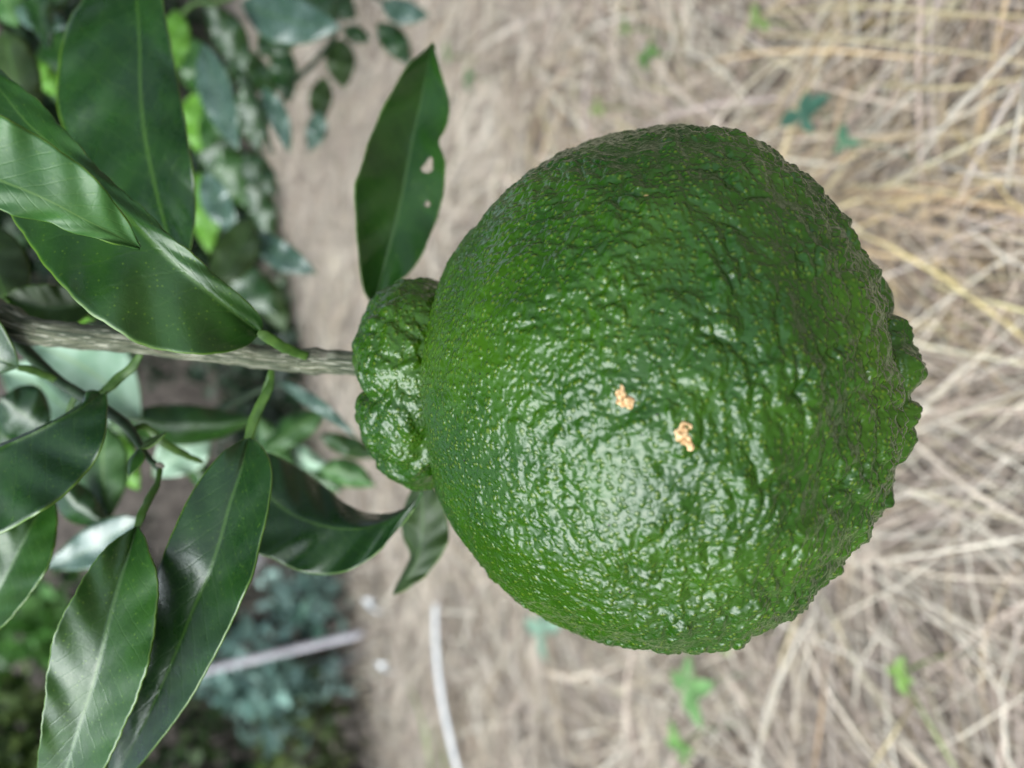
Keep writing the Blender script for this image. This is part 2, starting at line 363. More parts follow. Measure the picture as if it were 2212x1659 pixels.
# ------------------------------------------------------------------ leaves, stalks, tubes
def leaf(parent, mid, left, right, fl=0.0, fr=0.0, mats=None, n=90, m=11, holes=(), label=None, thick=0.00035,
         serr=0.0, curl=0.0, name='leaf', wave=0.0, seed=0):
    """mid: (u, v, depth) base -> tip; left/right: (u, v) margins base -> tip; fl/fr: depth offset of the margins (m)"""
    Mi = resample(mid, n); L = resample(left, n); Rr = resample(right, n)
    t = np.linspace(0, 1, n); env = np.sin(np.pi * np.clip(t, 0, 1)) ** 0.6
    ss = np.linspace(-1, 1, 2 * m + 1)
    ss = np.sign(ss) * np.abs(ss) ** 0.9
    G = np.zeros((n, len(ss), 3)); PXY = np.zeros((n, len(ss), 2)); r_ = np.random.RandomState(seed + 11)
    ph = r_.uniform(0, 6.28, 4)
    for j, s in enumerate(ss):
        E = L if s < 0 else Rr; fo = fl if s < 0 else fr; a = abs(s)
        uv_ = Mi[:, :2] + (E - Mi[:, :2]) * a
        if serr and a > 0.93:
            d_ = E - Mi[:, :2]; d_ /= np.linalg.norm(d_, axis=1)[:, None] + 1e-6
            uv_ = uv_ + d_ * (serr * (np.abs(np.sin(t * n * 0.42)) - 0.6 + 0.5 * np.sin(t * 57 + ph[0])) * env)[:, None]
        dd = Mi[:, 2] + fo * env * (a ** 1.35) + curl * env * a * a * (1 if s > 0 else -1)
        dd = dd + wave * a * np.sin(t * 17 + ph[1] + (2.0 if s < 0 else 0)) * env + 0.35 * wave * np.sin(t * 41 + 5 * a + ph[2]) * a
        dd = dd - 0.0003 * np.exp(-(a / 0.10) ** 2) * (1 - t) * -1                  # midrib lies in a shallow groove
        for i in range(n): G[i, j] = px(uv_[i, 0], uv_[i, 1], dd[i])
        PXY[:, j] = uv_
    W_ = len(ss)
    N = np.cross(np.gradient(G, axis=0), np.gradient(G, axis=1))
    N /= np.linalg.norm(N, axis=2)[:, :, None] + 1e-12
    if (N * (CAM - G)).sum() < 0: N = -N
    T = G.reshape(-1, 3); B = (G - N * thick).reshape(-1, 3)
    uv = np.stack([np.repeat(((ss + 1) / 2)[None, :], n, 0), np.repeat(t[:, None], W_, 1)], -1).reshape(-1, 2)
    f = grid_faces(n, W_)
    P2 = PXY.reshape(-1, 2)
    if len(holes):
        keepf = np.ones(len(f), bool)
        for (hu, hv, ha, hb, hr) in holes:
            c_, s_ = math.cos(hr), math.sin(hr)
            q = P2 - np.array((hu, hv)); q = np.stack([(q[:, 0] * c_ + q[:, 1] * s_) / ha, (-q[:, 0] * s_ + q[:, 1] * c_) / hb], 1)
            ang_ = np.arctan2(q[:, 1], q[:, 0]); rr = np.hypot(q[:, 0], q[:, 1]) / (1 + 0.22 * np.sin(3 * ang_ + hu))
            keepf &= ~((rr[f] < 1).sum(1) >= 2)
        f = f[keepf]
    k = len(T)
    fb = (f + k)[:, ::-1]
    e = {}
    for q in f:
        for a_, b_ in ((0, 1), (1, 2), (2, 3), (3, 0)):
            kx = (int(q[a_]), int(q[b_]))
            if (kx[1], kx[0]) in e: del e[(kx[1], kx[0])]
            else: e[kx] = 1
    rim = np.array([(b_, a_, a_ + k, b_ + k) for a_, b_ in e], dtype=int)
    nf = np.cross(T[f[0][1]] - T[f[0][0]], T[f[0][2]] - T[f[0][0]])
    faces = np.vstack([f, fb, rim])
    cen = f[len(f) // 2]
    nf = np.cross(T[cen[1]] - T[cen[0]], T[cen[2]] - T[cen[0]])
    if nf @ N.reshape(-1, 3)[cen[0]] < 0: faces = faces[:, ::-1]
    mats = mats or (leaf_dark, leaf_pale)
    midx = np.concatenate([np.zeros(len(f)), np.ones(len(f)), np.zeros(len(rim))])
    o = mesh_obj(name, np.vstack([T, B]), faces, list(mats), parent, midx=midx, uv=np.vstack([uv, uv]))
    if label: o['label'] = label
    return o
def simple_leaf(parent, b, tp, wpx, bow=0.0, mats=None, fold=0.004, n=26, m=4, label=None, seed=0, fat=0.5, curl=0.0, name='leaf'):
    """leaf given by base (u,v,d), tip (u,v,d) and greatest width in photo pixels; bow bends it sideways"""
    b = np.array(b, float); tp = np.array(tp, float)
    tilt = math.tan(math.radians(23)) if mats is not None and mats[0] is leaf_sky else 0.0
    ax = tp[:2] - b[:2]; Ln = np.linalg.norm(ax) + 1e-6; ax /= Ln; pr = np.array((-ax[1], ax[0]))
    if tilt:                                       # shiny leaves face up to the sky
        tp[2] = b[2] - tilt * (tp[0] - b[0]) * b[2] / FPX; curl = tilt * pr[0] * wpx / 2 * b[2] / FPX; fold *= 0.3
    ts = np.linspace(0, 1, 9); mid = []; l = []; r = []
    for t in ts:
        c = b[:2] + ax * Ln * t + pr * bow * 4 * t * (1 - t)
        dd = b[2] + (tp[2] - b[2]) * t - 0.03 * Ln / FPX * b[2] * 12 * t * (1 - t) * 0.35
        wv = wpx * 0.5 * (math.sin(math.pi * t ** (0.85 if fat >= 0.5 else 1.15)) ** 0.85) if 0 < t < 1 else 0
        mid.append((c[0], c[1], dd)); l.append(c + pr * wv); r.append(c - pr * wv)
    return leaf(parent, mid, l, r, fold, fold * 0.4, mats, n, m, label=label, seed=seed, wave=0.0012 * b[2] / 0.3, curl=curl, name=name)
def tube(name, pts, rad, mat, parent=None, n=60, k=14, rough=0.0, flat=1.0, world=False, seed=0):
    """tapered tube through (u, v, depth) points (or world points); rad in metres at the points; flat squeezes along the view axis"""
    P = np.array(pts if world else [px(*p) for p in pts], float)
    Q = resample(np.hstack([P, np.array(rad, float)[:, None]]), n)
    C, rr = Q[:, :3], Q[:, 3]
    T = np.gradient(C, axis=0); T /= np.linalg.norm(T, axis=1)[:, None]
    ref = F if not world else np.array((0.31, 0.2, 0.93))
    S1 = np.cross(T, ref); S1 /= np.linalg.norm(S1, axis=1)[:, None]; S2 = np.cross(S1, T)
    a = np.linspace(0, 2 * np.pi, k, endpoint=False)
    V = C[:, None, :] + rr[:, None, None] * (np.cos(a)[None, :, None] * S1[:, None, :] + flat * np.sin(a)[None, :, None] * S2[:, None, :])
    V = V.reshape(-1, 3)
    if rough:
        nn = perlin(V / (rough * 8) + seed) * rough
        V = V + (V - np.repeat(C, k, 0)) / np.repeat(rr, k)[:, None] * nn[:, None]
    s = np.concatenate([[0], np.cumsum(np.linalg.norm(np.diff(C, axis=0), axis=1))])
    uv = np.stack([np.tile(np.abs(np.linspace(-1, 1, k)), n), np.repeat(s / s[-1], k)], 1)
    f = grid_faces(n, k, True)
    V = np.vstack([V, C[0], C[-1]]); uv = np.vstack([uv, [0, 0], [0, 1]])
    j = np.arange(k); j2 = (j + 1) % k
    c0 = np.stack([j2, j, np.full(k, n * k), np.full(k, n * k)], 1); c1 = np.stack([(n - 1) * k + j, (n - 1) * k + j2, np.full(k, n * k + 1), np.full(k, n * k + 1)], 1)
    me_f = np.vstack([f, c0, c1])
    tri = [tuple(q[:3]) if q[2] == q[3] else tuple(q) for q in me_f]
    org = np.zeros(3) if parent is None else np.array(parent.matrix_basis.translation if parent.parent is None else parent.parent.matrix_basis.translation)
    me = bpy.data.meshes.new(name); me.from_pydata([tuple(v) for v in (V - org)], [], tri)
    l = me.uv_layers.new(name='UVMap')
    li = np.empty(len(me.loops), dtype=np.int32); me.loops.foreach_get('vertex_index', li)
    l.data.foreach_set('uv', uv[li].astype(np.float32).ravel())
    me.materials.append(mat); me.polygons.foreach_set('use_smooth', np.ones(len(me.polygons), bool)); me.update()
    o = bpy.data.objects.new(name, me); COL.objects.link(o)
    if parent is not None: o.parent = parent
    return o

# ------------------------------------------------------------------ the fruit
DC = 0.166                                       # distance of the fruit's middle
SC = DC / FPX / 1.052                            # metres per photo pixel at the fruit, less the perspective swelling
c0 = px(1385, 840, DC)
view = c0 - CAM; view /= np.linalg.norm(view)
AX = R + 0.10 * F * -1; AX -= 0.0 * view; AX /= np.linalg.norm(AX)      # stem end -> blossom end, blossom end a little nearer
E1 = U - AX * (U @ AX); E1 /= np.linalg.norm(E1)                        # towards picture top
E2 = np.cross(AX, E1)                                                   # +-view
if E2 @ F > 0: E2 = -E2                                                 # E2 towards the camera
def revolve(prof, nr, na, org):
    pr = resample(np.array(prof, float) * SC, nr)
    a = np.linspace(0, 2 * np.pi, na, endpoint=False)
    V = org + pr[:, 0, None, None] * AX + pr[:, 1, None, None] * (np.cos(a)[None, :, None] * E1 + np.sin(a)[None, :, None] * E2)
    ta = np.gradient(pr, axis=0)
    nx, nr_ = -ta[:, 1], ta[:, 0]; ln_ = np.hypot(nx, nr_) + 1e-12; nx /= ln_; nr_ /= ln_
    if pr[0, 0] > pr[-1, 0]: nx, nr_ = -nx, -nr_
    N = nx[:, None, None] * AX + nr_[:, None, None] * (np.cos(a)[None, :, None] * E1 + np.sin(a)[None, :, None] * E2)
    return V, N, pr, a
BODY = [(-470, 0), (-482, 60), (-480, 130), (-468, 200), (-440, 270), (-385, 352), (-285, 456), (-185, 512), (-85, 549), (15, 560), (65, 558), (115, 553),
        (165, 543), (215, 517), (265, 484), (315, 444), (360, 404), (405, 350), (440, 292), (462, 240), (474, 190), (478, 120), (474, 60), (468, 0)]
NR, NA = 600, 960
V, N, pr, aa = revolve(BODY, NR, NA, c0)
Vf, Nf = V.reshape(-1, 3), N.reshape(-1, 3)
rel = Vf - c0
xa = np.repeat(pr[:, 0], NA) / SC                # photo-pixel coordinate along the axis, -480 .. 480
ra = np.repeat(pr[:, 1], NA) / SC
th = np.tile(aa, NR)
wB = np.clip((xa + 480) / 960, 0, 1)             # 0 at the stem end, 1 at the blossom end
mm = rel * 1000.0
loc = np.stack([rel @ AX, rel @ E1, rel @ E2], 1) * 1000.0
D = 1.3 * perlin(loc / 24 + 3)                                   # slow swellings
warp = np.stack([perlin(loc / 9 + 11), perlin(loc / 9 + 31), perlin(loc / 9 + 57)], 1)
def billow(p): return np.sqrt(perlin(p) ** 2 + 0.004) ** 0.8
b1 = billow(loc * np.array((1 / 6.5, 1 / 10.0, 1 / 10.0)) + warp * 0.7)      # puckers running round the fruit
b2 = billow(loc * np.array((1 / 3.2, 1 / 4.4, 1 / 4.4)) + warp * 0.6 + 17)
def plateau(f1_, f2_, w_): return 1 - np.exp(-((f2_ - f1_) / w_) ** 2)
stretch = np.stack([1 + 0 * wB, 1 - 0.35 * wB, 1 - 0.35 * wB], 1)
f1, f2 = worley(loc * stretch / 4.4 + warp * 0.55)                       # raised pads with valleys between
g1, g2 = worley(loc / 2.3 + warp * 0.4 + 25)
D += (0.20 + 1.5 * wB ** 1.3) * (b1 - 0.3) * 1.15
D += (0.15 + 0.55 * wB) * (b2 - 0.3) * 0.8
pad = np.clip(perlin(loc / 11 + 44) * 1.6 + 0.45 + 0.35 * wB, 0, 1)
D += (0.20 + 0.60 * wB) * plateau(f1, f2, 0.24) * pad + (0.13 + 0.28 * wB) * (plateau(g1, g2, 0.32) * pad - 0.5 * g1)
f1b, _ = worley(loc / 1.25 + warp * 0.2 + 40)
D += (0.19 + 0.10 * wB) * np.exp(-(f1b / 0.36) ** 2)                     # oil gland pimples
D += 0.55 * perlin(loc / 7.5 + 70) * (0.4 + wB)
# lumps round the blossom end
lr = np.random.RandomState(21)
lumps = [(225, 70, 40, 3.4), (185, 105, 44, 3.8), (98, 150, 50, 4.2), (45, 155, 58, 5.4), (0, 150, 40, 3.6), (-48, 150, 44, 4.0), (-98, 150, 46, 4.0), (-165, 115, 40, 3.0), (-205, 105, 46, 3.8), (-240, 70, 40, 3.4)]
for k in range(9): lumps.append((lr.uniform(-150, 150), lr.uniform(-180, -20), lr.uniform(44, 62), lr.uniform(2, 4)))
ya, za = loc[:, 1] / 1000 / SC, loc[:, 2] / 1000 / SC
ya = ya + 6 * perlin(loc / 4 + 81); za = za + 6 * perlin(loc / 4 + 91)
LH = np.zeros(len(D))
for (ly, lz, lw, lh) in lumps:
    q = np.hypot(ya - ly, za - lz) / (lw + 7)
    LH = np.maximum(LH, np.where(xa > 330, lh * np.sqrt(np.clip(1 - q ** 2, 0, 1)) * np.clip((xa - 330) / 90, 0, 1), 0))
D += LH
# crease where the neck sits: the peel rolls in
D += np.where(xa < -380, -2.0 * np.clip(1 - (ra / 255) ** 4, 0, 1), 0)
fruit = empty('citrus_fruit', c0 - AX * 0.05, 'large green knobbly-skinned citrus fruit with a bulging neck hanging from the branch', 'citrus fruit')
VB = Vf + Nf * (D / 1000.0)[:, None]
gf = grid_faces(NR, NA, True); q4 = VB[gf[len(gf) // 2 + 100]]
if np.cross(q4[1] - q4[0], q4[2] - q4[0]) @ (q4[0] - c0) < 0: gf = gf[:, ::-1]
body = mesh_obj('body', VB, gf, peel, fruit)

NECK = [(-400, 150), (-428, 196), (-452, 216), (-478, 229), (-510, 235), (-545, 229), (-580, 210), (-612, 176), (-634, 134), (-645, 92), (-646, 52), (-634, 24), (-615, 0)]
cn = c0 + (px(1385, 826, DC) - px(1385, 840, DC))
V, N, pr, aa = revolve(NECK, 240, 480, cn)
x_ = pr[:, 0] / SC; r_ = pr[:, 1] / SC
fur = np.zeros((240, 480)); A2 = aa[None, :]
top = np.clip((-x_ - 470) / 110, 0, 1)[:, None]
for (fa, fw, fd) in ((1.70, 0.13, 1.0), (2.60, 0.12, 0.75), (0.55, 0.13, 0.45), (3.6, 0.14, 0.8), (4.6, 0.14, 0.9), (5.6, 0.14, 0.8)):
    da = (A2 + 0.10 * np.sin(x_[:, None] / 30.0) - fa + np.pi) % (2 * np.pi) - np.pi
    fur += fd * np.exp(-np.sqrt((da / fw) ** 2 + 0.05) * 1.1) * (0.10 + 0.90 * top)
Vf, Nf = V.reshape(-1, 3), N.reshape(-1, 3)
l2 = np.stack([(Vf - cn) @ AX, (Vf - cn) @ E1, (Vf - cn) @ E2], 1) * 1000
wp = np.stack([perlin(l2 / 6 + 1), perlin(l2 / 6 + 21), perlin(l2 / 6 + 47)], 1)
fa1, _ = worley(l2 / 3.4 + wp * 0.35); fb1, _ = worley(l2 / 1.7 + wp * 0.3 + 9)
D = 1.0 * perlin(l2 / 9 + 5) + 0.20 * np.exp(-(worley(l2 / 1.25 + wp * 0.2)[0] / 0.36) ** 2) - 3.2 * fur.ravel() + 0.85 * (0.6 - fa1) + 0.14 * (0.6 - fb1)
D += 1.5 * (np.sqrt(perlin(l2 * np.array((1 / 8, 1 / 5.5, 1 / 5.5)) + wp * 0.5) ** 2 + 0.004) - 0.3)
D += 1.0 * np.cos(2 * np.tile(aa, 240) - 0.6)
mesh_obj('neck', Vf + Nf * (D / 1000)[:, None], grid_faces(240, 480, True)[:, ::-1], peel, fruit)

# corky scars on the peel: sit where the photo shows them
relc = VB - CAM; dz = relc @ F; pu = 1106 + (relc @ R) / dz * FPX; pv = 829.5 - (relc @ U) / dz * FPX
def on_peel(u, v):
    q = (pu - u) ** 2 + (pv - v) ** 2 + np.where(dz > DC, 1e6, 0)
    return VB[int(np.argmin(q))]
for i, (u, v, rad, asp) in enumerate(((1347, 860, 0.00125, 1.25), (1478, 944, 0.0015, 1.15))):
    p = on_peel(u, v); nrm = p - c0; nrm /= np.linalg.norm(nrm)
    t1 = np.cross(nrm, AX); t1 /= np.linalg.norm(t1); t2 = np.cross(nrm, t1)
    nr2, na2 = 14, 36; a = np.linspace(0, 2 * np.pi, na2, endpoint=False); r1 = np.linspace(0, 1, nr2)
    out = 1 + 0.28 * np.sin(2 * a + i) + 0.2 * np.sin(3 * a + 2 * i + 1) + 0.12 * np.sin(7 * a)
    W3 = p + nrm * 0.00005 + rad * r1[:, None, None] * out[None, :, None] * (asp * np.cos(a)[None, :, None] * t1 + np.sin(a)[None, :, None] * t2)
    W3 = W3.reshape(-1, 3); h = 0.00045 * (1 - np.repeat(r1, na2) ** 2) + 0.00028 * perlin(W3 * 1900) - 0.00012
    mesh_obj('scar', W3 + nrm * h[:, None], grid_faces(nr2, na2, True), cork, fruit)

# ------------------------------------------------------------------ the fruiting branch and its leaves
br = empty('fruiting_branch', px(700, 782, 0.172), 'streaked grey-green citrus branch with large dark leaves holding the green fruit', 'branch')
k_ = 0.168 / FPX
tube('branch_wood', [(-260, 600, 0.185), (-120, 645, 0.18), (0, 688, 0.176), (60, 712, 0.174), (150, 725, 0.172), (300, 738, 0.170), (450, 757, 0.169), (600, 775, 0.169), (655, 779, 0.169), (682, 780, 0.169), (700, 781, 0.169), (760, 786, 0.169), (800, 790, 0.169)],
     [46 * k_, 44 * k_, 42 * k_, 32 * k_, 29 * k_, 27 * k_, 26 * k_, 27 * k_, 28.5 * k_, 30 * k_, 26.5 * k_, 26.5 * k_, 28 * k_], bark, br, n=260, k=40, rough=0.00045)

def petiole(parent, pts, wpx, name='petiole', mat=None):
    d = pts[0][2]
    return tube(name, pts, [w_ * 0.45 * d / FPX for w_ in wpx], mat or green_stem, parent, n=40, k=16, flat=0.32, rough=0.00022)

# leaf lying over the branch, tip out of the picture
L2 = leaf(br, [(563, 722, .158), (500, 670, .152), (440, 620, .148), (380, 570, .146), (300, 490, .145), (200, 390, .148), (120, 318, .152), (57, 262, .156), (0, 193, .160), (-90, 90, .168), (-170, -10, .178)],
     [(566, 722), (568, 705), (560, 680), (520, 640), (440, 570), (370, 510), (300, 440), (240, 390), (170, 315), (100, 235), (50, 190), (0, 150), (-70, 80), (-170, -12)],
     [(560, 724), (540, 742), (515, 754), (470, 763), (410, 764), (350, 757), (300, 741), (255, 716), (200, 680), (150, 635), (110, 590), (75, 545), (45, 500), (22, 462), (-20, 390), (-80, 240), (-130, 100), (-170, -8)],
     fl=.001, fr=-.006, mats=(leaf_mid, leaf_pale), n=170, m=16, serr=2.3, wave=0.0012, seed=1, label='large dark green leaf lying across the branch')
petiole(L2, [(556, 718, .157), (575, 727, .158), (610, 748, .161), (640, 762, .164), (664, 770, .166)], [18, 25, 27, 24, 22])
# leaf in front of it
leaf(br, [(-330, 150, .125), (-200, 270, .121), (-90, 345, .120), (0, 390, .121), (60, 414, .122), (119, 441, .124), (178, 472, .127), (247, 506, .131), (302, 535, .135)],
     [(-330, 150), (-230, 140), (-120, 175), (0, 248), (60, 280), (119, 318), (178, 360), (226, 408), (253, 446), (283, 491), (302, 528), (304, 534)],
     [(-330, 152), (-260, 320), (-120, 410), (0, 452), (30, 467), (70, 474), (110, 482), (149, 501), (208, 515), (268, 531), (298, 539), (303, 536)],
     fl=-.001, fr=.001, mats=(leaf_light, leaf_pale), n=150, m=14, serr=0.8, wave=0.0010, seed=2, label='light green leaf overlapping the leaf on the branch')
# big dark leaf pointing up the picture
L1 = leaf(br, [(392, 640, .186), (378, 570, .186), (355, 480, .188), (335, 400, .19), (315, 300, .193), (305, 200, .196), (303, 100, .2), (296, 0, .205), (280, -110, .214), (255, -230, .225)],
     [(392, 640), (345, 600), (270, 520), (200, 420), (150, 325), (131, 262), (124, 235), (122, 180), (130, 110), (150, 40), (178, 0), (205, -70), (240, -180), (255, -232)],
     [(392, 640), (403, 600), (408, 550), (413, 525), (422, 460), (420, 400), (405, 300), (385, 180), (365, 80), (350, 0), (325, -90), (280, -190), (255, -232)],
     fl=.008, fr=-.003, mats=(leaf_dark, leaf_pale), n=150, m=14, serr=1.0, wave=0.0022, seed=3, label='broad dark leaf with a brown nick in its margin')
petiole(L1, [(393, 634, .186), (402, 680, .182), (410, 720, .176), (412, 748, .172)], [14, 22, 22, 20])
# leaf with insect holes behind the neck
L4 = leaf(br, [(800, 668, .205), (812, 640, .205), (837, 548, .205), (857, 476, .206), (877, 377, .208), (897, 278, .211), (917, 179, .214), (935, 95, .218)],
     [(800, 668), (797, 650), (784, 615), (774, 536), (768, 456), (767, 400), (775, 377), (784, 349), (798, 302), (818, 254), (845, 202), (881, 143), (912, 112), (936, 94)],
     [(800, 668), (830, 640), (857, 611), (889, 583), (913, 544), (937, 488), (955, 429), (960, 385), (960, 349), (951, 317), (949, 300), (962, 274), (970, 246), (970, 216), (958, 179), (949, 147), (940, 108), (936, 94)],
     fl=-.008, fr=-.004, mats=(leaf_mid, leaf_pale), n=200, m=22, serr=0.8, wave=0.0015, seed=4, holes=((924, 358, 9, 17, 0.35), (923, 440, 6, 6, 0)), label='upright leaf with two insect holes behind the neck of the fruit')
petiole(L4, [(801, 662, .205), (822, 700, .200), (815, 750, .19), (775, 786, .172)], [12, 18, 18, 16])
# hanging pair at the picture's lower left
L5 = leaf(br, [(536, 945, .165), (522, 1010, .16), (496, 1090, .157), (474, 1171, .155), (451, 1239, .154), (416, 1320, .155), (384, 1400, .156), (348, 1484, .159), (309, 1568, .163), (268, 1645, .168), (215, 1740, .175)],
     [(534, 946), (522, 951), (484, 974), (451, 1010), (419, 1055), (387, 1116), (358, 1184), (336, 1245), (305, 1345), (275, 1450), (252, 1550), (240, 1630), (214, 1740)],
     [(540, 945), (555, 955), (570, 972), (583, 1000), (586, 1042), (577, 1106), (562, 1170), (545, 1239), (522, 1294), (503, 1336), (480, 1384), (451, 1439), (416, 1500), (384, 1549), (348, 1594), (300, 1655), (217, 1740)],
     fl=.001, fr=-.007, mats=(leaf_dark, leaf_pale), n=180, m=16, serr=0.8, wave=0.0009, seed=5, label='long dark leaf with a browned strip on its margin')
petiole(L5, [(536, 952, .165), (545, 915, .166), (562, 876, .167), (580, 842, .168), (586, 820, .169), (586, 798, .17)], [20, 26, 25, 21, 17, 16])
tw = tube('twig', [(-60, 640, .19), (0, 700, .187), (40, 742, .184), (119, 818, .18), (178, 856, .178), (253, 903, .176), (284, 932, .175), (302, 962, .174), (322, 990, .173), (345, 1014, .172)],
          [.0016, .0016, .00155, .0014, .0014, .0013, .0011, .0008, .0007, .0007], dark_twig, br, n=90, k=16, rough=0.00012)
L6 = leaf(br, [(295, 1138, .158), (277, 1203, .154), (261, 1249, .152), (239, 1326, .150), (219, 1410, .149), (197, 1491, .150), (171, 1568, .152), (145, 1655, .156), (105, 1790, .164)],
     [(292, 1138), (275, 1148), (251, 1165), (213, 1200), (187, 1239), (161, 1284), (142, 1316), (126, 1349), (113, 1384), (105, 1423), (100, 1465), (97, 1500), (92, 1545), (87, 1594), (80, 1658), (85, 1740), (104, 1790)],
     [(299, 1138), (312, 1160), (322, 1197), (335, 1230), (340, 1262), (338, 1304), (332, 1365), (319, 1433), (300, 1494), (277, 1549), (255, 1597), (226, 1658), (175, 1735), (107, 1790)],
     fl=-.003, fr=-.006, mats=(leaf_mid, leaf_pale), n=190, m=16, serr=1.7, wave=0.0009, seed=6, label='bright-edged leaf dotted with pale oil glands')
petiole(L6, [(295, 1144, .158), (306, 1112, .16), (321, 1080, .164), (338, 1048, .168), (345, 1020, .171), (346, 1008, .172)], [16, 24, 25, 20, 15, 13])
# leaf cut by the left edge
L7 = leaf(br, [(222, 848, .168), (180, 878, .164), (129, 905, .161), (64, 938, .159), (0, 966, .158), (-110, 1015, .16), (-240, 1085, .166)],
     [(218, 846), (200, 842), (186, 846), (180, 861), (171, 872), (129, 900), (64, 931), (0, 958), (-110, 1000), (-240, 1084)],
     [(226, 848), (232, 870), (230, 897), (226, 939), (206, 994), (180, 1026), (151, 1058), (116, 1087), (64, 1119), (0, 1152), (-100, 1170), (-240, 1087)],
     fl=.004, fr=-.006, mats=(leaf_dark, leaf_pale), n=130, m=14, serr=0.9, wave=0.0014, seed=7, label='dark leaf folded along its midrib below the branch')
petiole(L7, [(219, 851, .168), (240, 832, .169), (262, 812, .17), (285, 793, .17), (300, 770, .17), (304, 755, .17)], [20, 25, 24, 22, 18, 18])
L8 = leaf(br, [(108, 1062, .178), (82, 1110, .175), (50, 1170, .173), (10, 1250, .173), (-30, 1320, .175), (-90, 1420, .18)],
     [(104, 1062), (60, 1075), (10, 1120), (-40, 1190), (-75, 1290), (-92, 1420)],
     [(112, 1064), (119, 1090), (122, 1129), (116, 1181), (100, 1229), (84, 1255), (48, 1304), (0, 1358), (-50, 1400), (-90, 1422)],
     fl=-.002, fr=-.007, mats=(leaf_mid, leaf_pale), n=130, m=12, serr=1.6, wave=0.0009, seed=8, label='fresh green leaf tucked under the folded dark leaf')
petiole(L8, [(106, 1066, .178), (118, 1000, .178), (138, 920, .179), (165, 848, .179)], [13, 20, 18, 14])
# curling leaf beside the neck
L9 = leaf(br, [(548, 1010, .192), (580, 1070, .19), (640, 1115, .187), (720, 1140, .184), (790, 1140, .181), (850, 1118, .178), (890, 1090, .176), (912, 1062, .175)],
     [(548, 1010), (560, 985), (577, 978), (613, 992), (664, 1023), (709, 1056), (745, 1086), (795, 1108), (850, 1106), (890, 1086), (913, 1062)],
     [(548, 1010), (530, 1080), (535, 1150), (555, 1193), (590, 1208), (650, 1235), (710, 1241), (770, 1225), (820, 1188), (862, 1140), (895, 1096), (913, 1064)],
     fl=.010, fr=-.002, mats=(leaf_dark, leaf_pale), n=130, m=14, serr=0.4, wave=0.0016, seed=9, label='curled leaf with its tip bent towards the neck of the fruit')
petiole(L9, [(549, 1013, .192), (542, 950, .186), (562, 880, .178), (588, 800, .172)], [12, 18, 17, 14])
L10 = leaf(br, [(905, 1030, .212), (912, 1090, .212), (912, 1150, .213), (898, 1215, .215), (872, 1258, .218), (849, 1283, .22)],
     [(905, 1030), (880, 1075), (868, 1120), (870, 1160), (885, 1198), (872, 1232), (855, 1265), (848, 1284)],
     [(905, 1030), (940, 1060), (962, 1110), (968, 1160), (955, 1195), (920, 1242), (880, 1270), (850, 1284)],
     fl=.006, fr=-.004, mats=(leaf_olive, leaf_mid), n=90, m=10, wave=0.0012, seed=10, label='small dark leaf hanging behind the fruit')
petiole(L10, [(905, 1036, .212), (880, 980, .205), (820, 880, .19), (775, 800, .174)], [10, 14, 14, 13])
L11 = leaf(br, [(40, 794, .172), (0, 776, .17), (-60, 745, .17), (-160, 690, .175)], [(40, 792), (32, 760), (15, 725), (-5, 692), (-60, 640), (-160, 688)],
     [(40, 796), (0, 806), (-60, 815), (-110, 780), (-160, 692)], fl=-.004, fr=.002, mats=(leaf_dark, leaf_pale), n=60, m=8, seed=11, label='short dark leaf at the old thick end of the branch')
petiole(L11, [(38, 794, .172), (70, 800, .174), (100, 812, .177), (126, 824, .179)], [14, 20, 20, 16])
# dark leaves behind the branch
simple_leaf(br, (30, 690, .20), (-90, 450, .215), 150, 12, (leaf_olive, leaf_dark), 0.004, 60, 8, seed=12, label='grey-dark leaf at the edge behind the branch')
simple_leaf(br, (10, 640, .20), (225, 640, .205), 100, 25, (leaf_olive, leaf_lime), -0.006, 60, 8, seed=13, label='shaded leaf behind the branch')
simple_leaf(br, (20, 655, .207), (205, 690, .212), 58, 6, (leaf_lime, leaf_lime), 0.003, 50, 8, seed=14, label='thin lime-green leaf behind the branch')
# tiny shrivelled leaf and bare stalk on the twig
leaf(br, [(300, 968, .172), (312, 962, .171), (330, 950, .17), (358, 934, .169)], [(300, 968), (315, 953), (330, 944), (358, 933)], [(300, 968), (318, 968), (335, 957), (358, 935)], fl=.001, fr=-.001, mats=(leaf_olive, leaf_mid), n=30, m=4, seed=15, name='bud_leaf')
leaf(br, [(302, 966, .172), (295, 985, .17), (287, 1005, .169), (278, 1028, .168)], [(302, 966), (281, 988), (276, 1010), (278, 1028)], [(302, 966), (312, 985), (302, 1005), (280, 1027)], fl=.002, fr=-.001, mats=(leaf_mid, leaf_pale), n=30, m=4, seed=16, name='bud_leaf')
petiole(br, [(284, 930, .176), (305, 921, .178), (325, 930, .18), (355, 958, .182), (403, 984, .186), (437, 998, .19)], [13, 17, 20, 22, 18, 12], name='bare_stalk')
petiole(br, [(336, 1006, .172), (346, 1003, .171), (354, 1010, .171)], [9, 13, 9], name='bud', mat=grey_twig)

